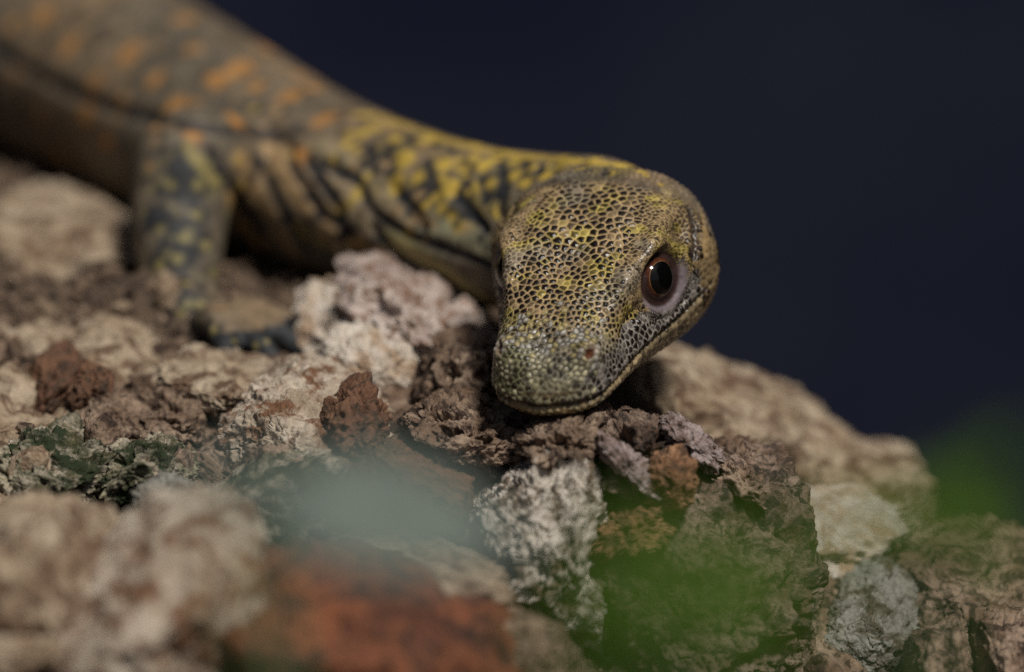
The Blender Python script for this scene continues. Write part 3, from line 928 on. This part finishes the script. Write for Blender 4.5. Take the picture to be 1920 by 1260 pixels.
    inv = (top & (r2 < np.clip((Y - 15) * 0.055, 0, 0.55))).astype(float)
    inv = np.where((Y > 28) & (r1 < 0.45), 1.0, inv) * (1 - np.minimum(full, 1))
    lightc = np.where((r3 < 0.35)[:, None], np.array([0.36, 0.30, 0.14]), np.array([0.31, 0.29, 0.25]) * (0.6 + 0.7 * r1)[:, None])
    lightc = np.where((Y > 28)[:, None], np.array([0.34, 0.31, 0.20]) * (0.7 + 0.6 * r2)[:, None], lightc)
    rim = np.where(inv[:, None] > 0.5, lightc, rim)
    amt = np.where(inv[k1] > 0.5, 0.85 * sstep(0.24, 0.08, en), amt)
    hc = rim[k1] * (1 - amt)[:, None] + DK * amt[:, None]
    # skin of the lids
    un = D['under'][idx] * sstep(4.6, 5.2, rho)
    lil = np.array([0.16, 0.13, 0.14]) * (1 + 0.25 * fbm(D['h'][idx] / 0.8, 3, 90))[:, None]
    hc = hc * (1 - un[:, None]) + lil * un[:, None]
    rg = sstep(5.9, 5.2, rho)[:, None]
    hc = hc * (1 - rg) + np.array([0.035, 0.02, 0.018]) * rg
    m = D['mouth'][idx][:, None] * 0.92
    hc = hc * (1 - m) + np.array([0.05, 0.03, 0.018]) * m
    no = D['nos'][idx]
    w = sstep(2.4, 1.3, no)[:, None] * 0.5; hc = hc * (1 - w) + np.array([0.24, 0.19, 0.14]) * w
    w = sstep(1.35, 0.85, no)[:, None]; hc = hc * (1 - w) + np.array([0.09, 0.03, 0.015]) * w
    Yv = D['h'][idx][:, 1]
    bl = (sstep(-20, -15, Yv) * D['headw'][idx])[:, None]
    # nape keeps the body's blotches, broken up by scales
    nape = col[idx] * (0.55 + 0.7 * sstep(0.02, 0.2, en))[:, None]
    col[idx] = nape * (1 - bl) + hc * bl
    line([(1294,392),(1303,425),(1304,455),(1298,485)], 0.0010, (0.02, 0.014, 0.012), 0.9, 0.0007)
    line([(1316,400),(1324,440),(1322,480)], 0.0009, (0.28, 0.19, 0.09), 0.7)
    line([(945,430),(965,385),(1010,348),(1080,330),(1150,330),(1215,345),(1262,372)], 0.0012, (0.07, 0.055, 0.04), 0.45, 0.0010)
    for (x, y, r) in [(1000,312,15),(1050,308,16),(1105,305,15),(1160,308,15),(1205,322,13),(1030,330,9),(975,345,13),(1240,345,9)]:
        blot(hit(x, y), r * pxm(1.10), YEL, 0.85)
    for (x, y, r) in [(1110,702,9),(1128,738,9),(1080,722,7),(1150,700,10),(1168,676,9),(1132,672,8),(1100,745,7),(1140,718,8),(1185,655,8),(1195,640,7),(1060,738,6),(965,700,7),(955,725,6),(985,712,5)]:
        blot(hit(x, y), r * pxm(1.04), (0.018, 0.013, 0.011), 0.85)
    line([(975,738),(1030,742),(1085,735)], 0.0005, (0.11, 0.075, 0.035), 0.7)
    line([(960,758),(1000,770),(1060,772),(1110,768)], 0.0009, (0.36, 0.28, 0.14), 0.6)
    col = np.clip(col, 0.004, 0.9)
    v -= n * fold[:, None]
    me.vertices.foreach_set('co', v.astype(np.float32).ravel()); me.update()
    at = me.color_attributes.new('skin', 'FLOAT_COLOR', 'POINT')
    rgba = np.ones((N, 4), np.float32); rgba[:, :3] = col; rgba[:, 3] = D['headw'] * sstep(-20, -12, D['h'][:, 1])
    at.data.foreach_set('color', rgba.ravel())
paint_lizard(liz_me)

def skin_mat():
    m, nt, bs = new_mat('scaly_skin')
    a = nt.nodes.new('ShaderNodeVertexColor'); a.layer_name = 'skin'
    tc = nt.nodes.new('ShaderNodeTexCoord')
    vc = nt.nodes.new('ShaderNodeTexVoronoi'); vc.inputs['Scale'].default_value = 620
    nt.links.new(tc.outputs['Object'], vc.inputs['Vector'])
    sep = nt.nodes.new('ShaderNodeSeparateColor'); nt.links.new(vc.outputs['Color'], sep.inputs[0])
    cr = ramp_node(nt, sep.outputs[0], [(0.0, (0.45,) * 3), (0.6, (1.0,) * 3), (1.0, (1.35,) * 3)])
    nt.links.new(mixc(nt, a.outputs[0], cr.outputs[0], 0.6, 'MULTIPLY'), bs.inputs['Base Color'])
    rn = noise_node(nt, tc.outputs['Object'], 700, 3, 0.6)
    rr = ramp_node(nt, rn.outputs[0], [(0.3, (0.20,) * 3), (0.7, (0.36,) * 3)])
    nt.links.new(mixc(nt, (0.6, 0.6, 0.6), rr.outputs[0], a.outputs[1]), bs.inputs['Roughness'])
    bs.inputs['Specular IOR Level'].default_value = 0.24
    vo = nt.nodes.new('ShaderNodeTexVoronoi'); vo.inputs['Scale'].default_value = 950
    nt.links.new(tc.outputs['Object'], vo.inputs['Vector'])
    b = nt.nodes.new('ShaderNodeBump'); b.invert = True
    b.inputs['Strength'].default_value = 0.2; b.inputs['Distance'].default_value = 0.00012
    nt.links.new(vo.outputs[0], b.inputs['Height']); nt.links.new(b.outputs[0], bs.inputs['Normal'])
    return m
def simple_mat(name, c, rough, spec=0.5, coat=0.0):
    m, nt, bs = new_mat(name)
    tc = nt.nodes.new('ShaderNodeTexCoord')
    nz = noise_node(nt, tc.outputs['Object'], 1400, 4, 0.6)
    lo = tuple(x * 0.7 for x in c); hi = tuple(min(1, x * 1.3) for x in c)
    r = ramp_node(nt, nz.outputs[0], [(0.35, lo), (0.65, hi)])
    nt.links.new(r.outputs[0], bs.inputs['Base Color'])
    bs.inputs['Roughness'].default_value = rough
    bs.inputs['Specular IOR Level'].default_value = spec
    bs.inputs['Coat Weight'].default_value = coat
    bs.inputs['Coat Roughness'].default_value = 0.02
    return m
liz = bpy.data.objects.new('lizard', None); COL.objects.link(liz)
LB = PX(400, 470, 1.18); LB[2] = ground_z(np.array([LB[0]]), np.array([LB[1]]))[0]
liz.location = LB
tag(liz, 'young monitor lizard with yellow spotted neck resting on rocks, head lowered to the viewer', 'lizard')
def rebase(me): me.transform(Matrix.Translation(-Vector(LB)))
rebase(liz_me); liz_me.polygons.foreach_set('use_smooth', np.ones(len(liz_me.polygons), bool))
link('body', liz_me, skin_mat(), liz)

def cap_mesh(name, r, a0, a1, sx=1.0, sy=1.0, nr=14, ns=40, thick=None):
    """spherical zone of radius r between polar angles a0..a1 about +Z"""
    v, f = [], []
    for i in range(nr + 1):
        a = a0 + (a1 - a0) * i / nr
        for j in range(ns):
            b = 2 * math.pi * j / ns
            v.append((r * math.sin(a) * math.cos(b) * sx, r * math.sin(a) * math.sin(b) * sy, r * math.cos(a)))
    for i in range(nr):
        for j in range(ns):
            j2 = (j + 1) % ns
            f.append((i * ns + j, (i + 1) * ns + j, (i + 1) * ns + j2, i * ns + j2))
    return mesh_np(name, v, f)
M_ball = simple_mat('eye_rim', (0.02, 0.012, 0.01), 0.08, 0.3)
M_iris = simple_mat('iris_amber', (0.065, 0.021, 0.011), 0.10, 0.3)
M_gold = simple_mat('iris_gold_ring', (0.26, 0.13, 0.05), 0.12, 0.3)
M_pup = simple_mat('pupil_black', (0.002, 0.002, 0.002), 0.03, 0.32)
for s in (-1, 1):
    an = EYE_N[s] * 1.0
    gaze = an + np.array([0, 0.06, 0.02]); gaze /= np.linalg.norm(gaze)
    zw = Vector(HM @ gaze)
    rotm = zw.to_track_quat('Z', 'Y').to_matrix().to_4x4()
    T = Matrix.Translation(Vector(h2w(EYE_C[s])[0]) - Vector(LB)) @ rotm
    r = EYE_R / 1000
    eb = cap_mesh('eye', r, 0.0001, math.pi - 0.0001); eb.transform(T)
    e = link('eye', eb, M_ball, liz)
    for nm, rr, a0, a1, mt in (('iris', r + 0.00006, 0.71, 0.90, M_iris), ('iris_ring', r + 0.00008, 0.69, 0.715, M_gold), ('pupil', r + 0.00010, 0.0001, 0.695, M_pup)):
        c = cap_mesh(nm, rr, a0, a1); c.transform(T); link(nm, c, mt, e)
M_claw = simple_mat('claw_horn', (0.05, 0.045, 0.045), 0.35)
for (p, d, up) in LIZ_D['claws']:
    cv, cf = tube([p - d * 0.001, p + d * 0.003 + up * 0.0006, p + d * 0.006 - up * 0.0012], [0.0014, 0.0010, 0.0003], 10, samples=4, upv=up)
    cm = bpy.data.meshes.new('claw'); cm.from_pydata([tuple(np.array(a) - LB) for a in cv], [], cf)
    cm.polygons.foreach_set('use_smooth', np.ones(len(cm.polygons), bool))
    link('claw', cm, M_claw, liz)

# ------------------------------------------------------------------ rubble between the rocks
def rubble():
    rs = np.random.RandomState(21)
    kinds = [('tan', 'small tan pebble lying in the rubble between the rocks'), ('brown', 'small brown pebble lying in the rubble between the rocks'),
             ('pink', 'small pinkish white pebble lying in the rubble between the rocks'), ('rust', 'small rusty pebble lying in the rubble between the rocks')]
    shapes = [mesh_np('pebble', *rock_shape((0.0042, 0.0036, 0.0032), 4, 200 + k, lumps=0.3, cuts=6, grain=0.0003)) for k in range(8)]
    var = []
    for mi, (mk, lab) in enumerate(kinds):
        for sh in shapes[mi * 2:mi * 2 + 2]:
            sh.materials.append(M[mk]); var.append((sh, lab, mk))
    for i in range(190):
        x, y = rs.uniform(-0.11, 0.11), rs.uniform(0.94, 1.10)
        z = ground_z(np.array([x]), np.array([y]))[0]
        sh, lab, mk = var[rs.choice(8, p=[.2, .2, .22, .22, 0, 0, .08, .08])]
        o = bpy.data.objects.new('pebble', sh); COL.objects.link(o)
        sc_ = rs.uniform(0.35, 1.05)
        o.location = (x, y, z + 0.0014 * sc_); o.scale = (sc_,) * 3
        o.rotation_euler = rs.uniform(-3, 3, 3)
        tag(o, lab, 'pebble', mk + ' pebbles in the rubble')
    # grit
    d, f = ico(1)
    n = 6500
    x, y = rs.uniform(-0.12, 0.12, n), rs.uniform(0.93, 1.2, n)
    z = ground_z(x, y)
    r = rs.uniform(0.0004, 0.0015, n)
    V = (d[None] * (1 + rs.uniform(-0.35, 0.35, (n, len(d), 1)))) * r[:, None, None] + np.stack([x, y, z + r * 0.4], 1)[:, None]
    F = f[None] + (np.arange(n) * len(d))[:, None, None]
    o = link('grit', mesh_np('grit', V.reshape(-1, 3), F.reshape(-1, 3), False), M['brown'])
    tag(o, 'loose brown grit between the rocks', 'grit', kind='stuff')
rubble()

# ------------------------------------------------------------------ leafy plants close to the lens
def leaf_mat(name, c, trans):
    m, nt, bs = new_mat(name)
    tc = nt.nodes.new('ShaderNodeTexCoord')
    nz = noise_node(nt, tc.outputs['Object'], 120, 5, 0.6)
    r = ramp_node(nt, nz.outputs[0], [(0.3, tuple(a * 0.7 for a in c)), (0.7, tuple(a * 1.25 for a in c))])
    nt.links.new(r.outputs[0], bs.inputs['Base Color'])
    bs.inputs['Roughness'].default_value = 0.6
    bs.inputs['Specular IOR Level'].default_value = 0.2
    tr = nt.nodes.new('ShaderNodeBsdfTranslucent'); tr.inputs[0].default_value = (*trans, 1)
    mx = nt.nodes.new('ShaderNodeMixShader'); mx.inputs[0].default_value = 0.4
    nt.links.new(bs.outputs[0], mx.inputs[1]); nt.links.new(tr.outputs[0], mx.inputs[2])
    nt.links.new(mx.outputs[0], nt.nodes['Material Output'].inputs[0])
    return m
LG = leaf_mat('green_leaf', (0.06, 0.125, 0.004), (0.13, 0.24, 0.004))
LT = leaf_mat('grey_green_leaf', (0.19, 0.235, 0.205), (0.10, 0.13, 0.10))
LS = simple_mat('green_stem', (0.06, 0.11, 0.03), 0.5)
def leaf_mesh(L, W, bend, fold):
    nu, nv = 16, 8
    v, f = [], []
    for i in range(nu + 1):
        u = i / nu
        w = W * (math.sin(math.pi * min(1, u ** 0.8)) ** 0.85) + 0.0004
        for j in range(nv + 1):
            t = 2 * j / nv - 1
            v.append((u * L, t * w, bend * L * (u - u * u * 1.1) + fold * abs(t) * w + 0.0006 * math.sin(u * 26) * abs(t)))
    for i in range(nu):
        for j in range(nv):
            a = i * (nv + 1) + j
            f.append((a, a + 1, a + nv + 2, a + nv + 1))
    return mesh_np('leaf', v, f)
def plant(label, root_xy, leaves, mat):
    x, y = root_xy
    z = max(ground_z(np.array([x]), np.array([y]))[0], 0)
    base = np.array([x, y, z - 0.004])
    root = bpy.data.objects.new('leafy_plant', None); COL.objects.link(root); root.location = base
    tag(root, label, 'plant')
    heads = [PX(a, b, d) for a, b, d, *_ in leaves]
    top = np.mean(heads, axis=0) - np.array([0, 0.01, 0.045])
    mid = (base + top) / 2 + np.array([0.006, 0.004, 0.01])
    def add(nm, pts, rad):
        tv, tf = tube(pts, rad, 12, samples=6, upv=(0.2, 1, 0))
        me = bpy.data.meshes.new(nm); me.from_pydata([tuple(np.array(q) - base) for q in tv], [], tf)
        me.polygons.foreach_set('use_smooth', np.ones(len(me.polygons), bool))
        return link(nm, me, LS, root)
    add('stem', [base, mid, top], [0.0022, 0.0018, 0.0013])
    for (a, b, d, L, W, roll, tilt) in leaves:
        c = PX(a, b, d)
        ax = RIGHT * math.cos(R(roll)) + UP * math.sin(R(roll))
        nrm = -FWD * math.cos(R(tilt)) + np.cross(ax, -FWD) * -math.sin(R(tilt)); nrm /= np.linalg.norm(nrm)
        sd = np.cross(nrm, ax)
        st = c - ax * L * 0.5
        add('petiole', [top, (top + st) / 2 + np.array([0, 0, 0.004]), st], [0.0011, 0.0008, 0.0006])
        me = leaf_mesh(L, W, 0.18, 0.25)
        Mx = Matrix([[*ax[:1], sd[0], nrm[0], 0], [ax[1], sd[1], nrm[1], 0], [ax[2], sd[2], nrm[2], 0], [0, 0, 0, 1]])
        me.transform(Matrix.Translation(Vector(st - base)) @ Mx)
        o = link('leaf', me, mat, root)
        md = o.modifiers.new('thickness', 'SOLIDIFY'); md.thickness = 0.00025
plant('small grey green leaved plant, very blurred, in front of the rusty rocks', (-0.02, 0.64), [(735, 990, 0.73, 0.035, 0.0088, -10, 35), (430, 905, 0.70, 0.012, 0.0028, 25, 45)], LT)
plant('bright green leafy plant, very blurred, in front of the domed boulder', (0.02, 0.50), [(1290, 1090, 0.60, 0.025, 0.0052, -14, 30), (1400, 1180, 0.62, 0.018, 0.0034, 20, 30), (1110, 1190, 0.60, 0.014, 0.0034, 30, 40), (1440, 1040, 0.64, 0.015, 0.0030, 55, 35), (1300, 1240, 0.6, 0.018, 0.0030, 10, 45), (1180, 1060, 0.66, 0.010, 0.0026, -40, 30)], LG)
plant('dim green leafy plant, blurred, at the right edge of the picture', (0.065, 0.54), [(1760, 950, 0.70, 0.015, 0.0040, 20, 40), (1860, 890, 0.68, 0.012, 0.0026, 50, 40), (1600, 985, 0.68, 0.012, 0.0030, -20, 40), (1860, 1030, 0.68, 0.014, 0.0032, -30, 40)], LG)

# pebbles that the rocks or the lizard hide altogether are left out
bpy.context.view_layer.update()
dg = bpy.context.evaluated_depsgraph_get()
for o in [q for q in COL.objects if q.name.startswith('pebble') and 'group' in q]:
    c = np.array(o.location); rel = c - CAM; d = rel @ FWD
    px = 960 + (rel @ RIGHT) / pxm(d); py = 630 - (rel @ UP) / pxm(d)
    keep = False
    if -20 < px < 1940 and -20 < py < 1280:
        for dz in (0.0, 0.0012, 0.0022):
            t = c + np.array([0, 0, dz * o.scale[0]]) - CAM
            hit, loc, nn, i, ob, mx = scene.ray_cast(dg, Vector(CAM), Vector(t).normalized())
            if hit and (ob.name == o.name or (loc - Vector(CAM)).length > np.linalg.norm(t) - 0.0005): keep = True
    if not keep: bpy.data.objects.remove(o)

named = [(q, np.array(q.location)) for q in COL.objects if q.get('category') == 'rock' and len(q['label'].split()) <= 11]
for o in [q for q in COL.objects if q.name.startswith('pebble') and 'group' in q]:
    c = np.array(o.location)
    near_rock = min(named, key=lambda t: np.linalg.norm(t[1] - c))[0]
    o['label'] = ' '.join(o['label'].split()[:3]) + ' near the ' + near_rock['label']
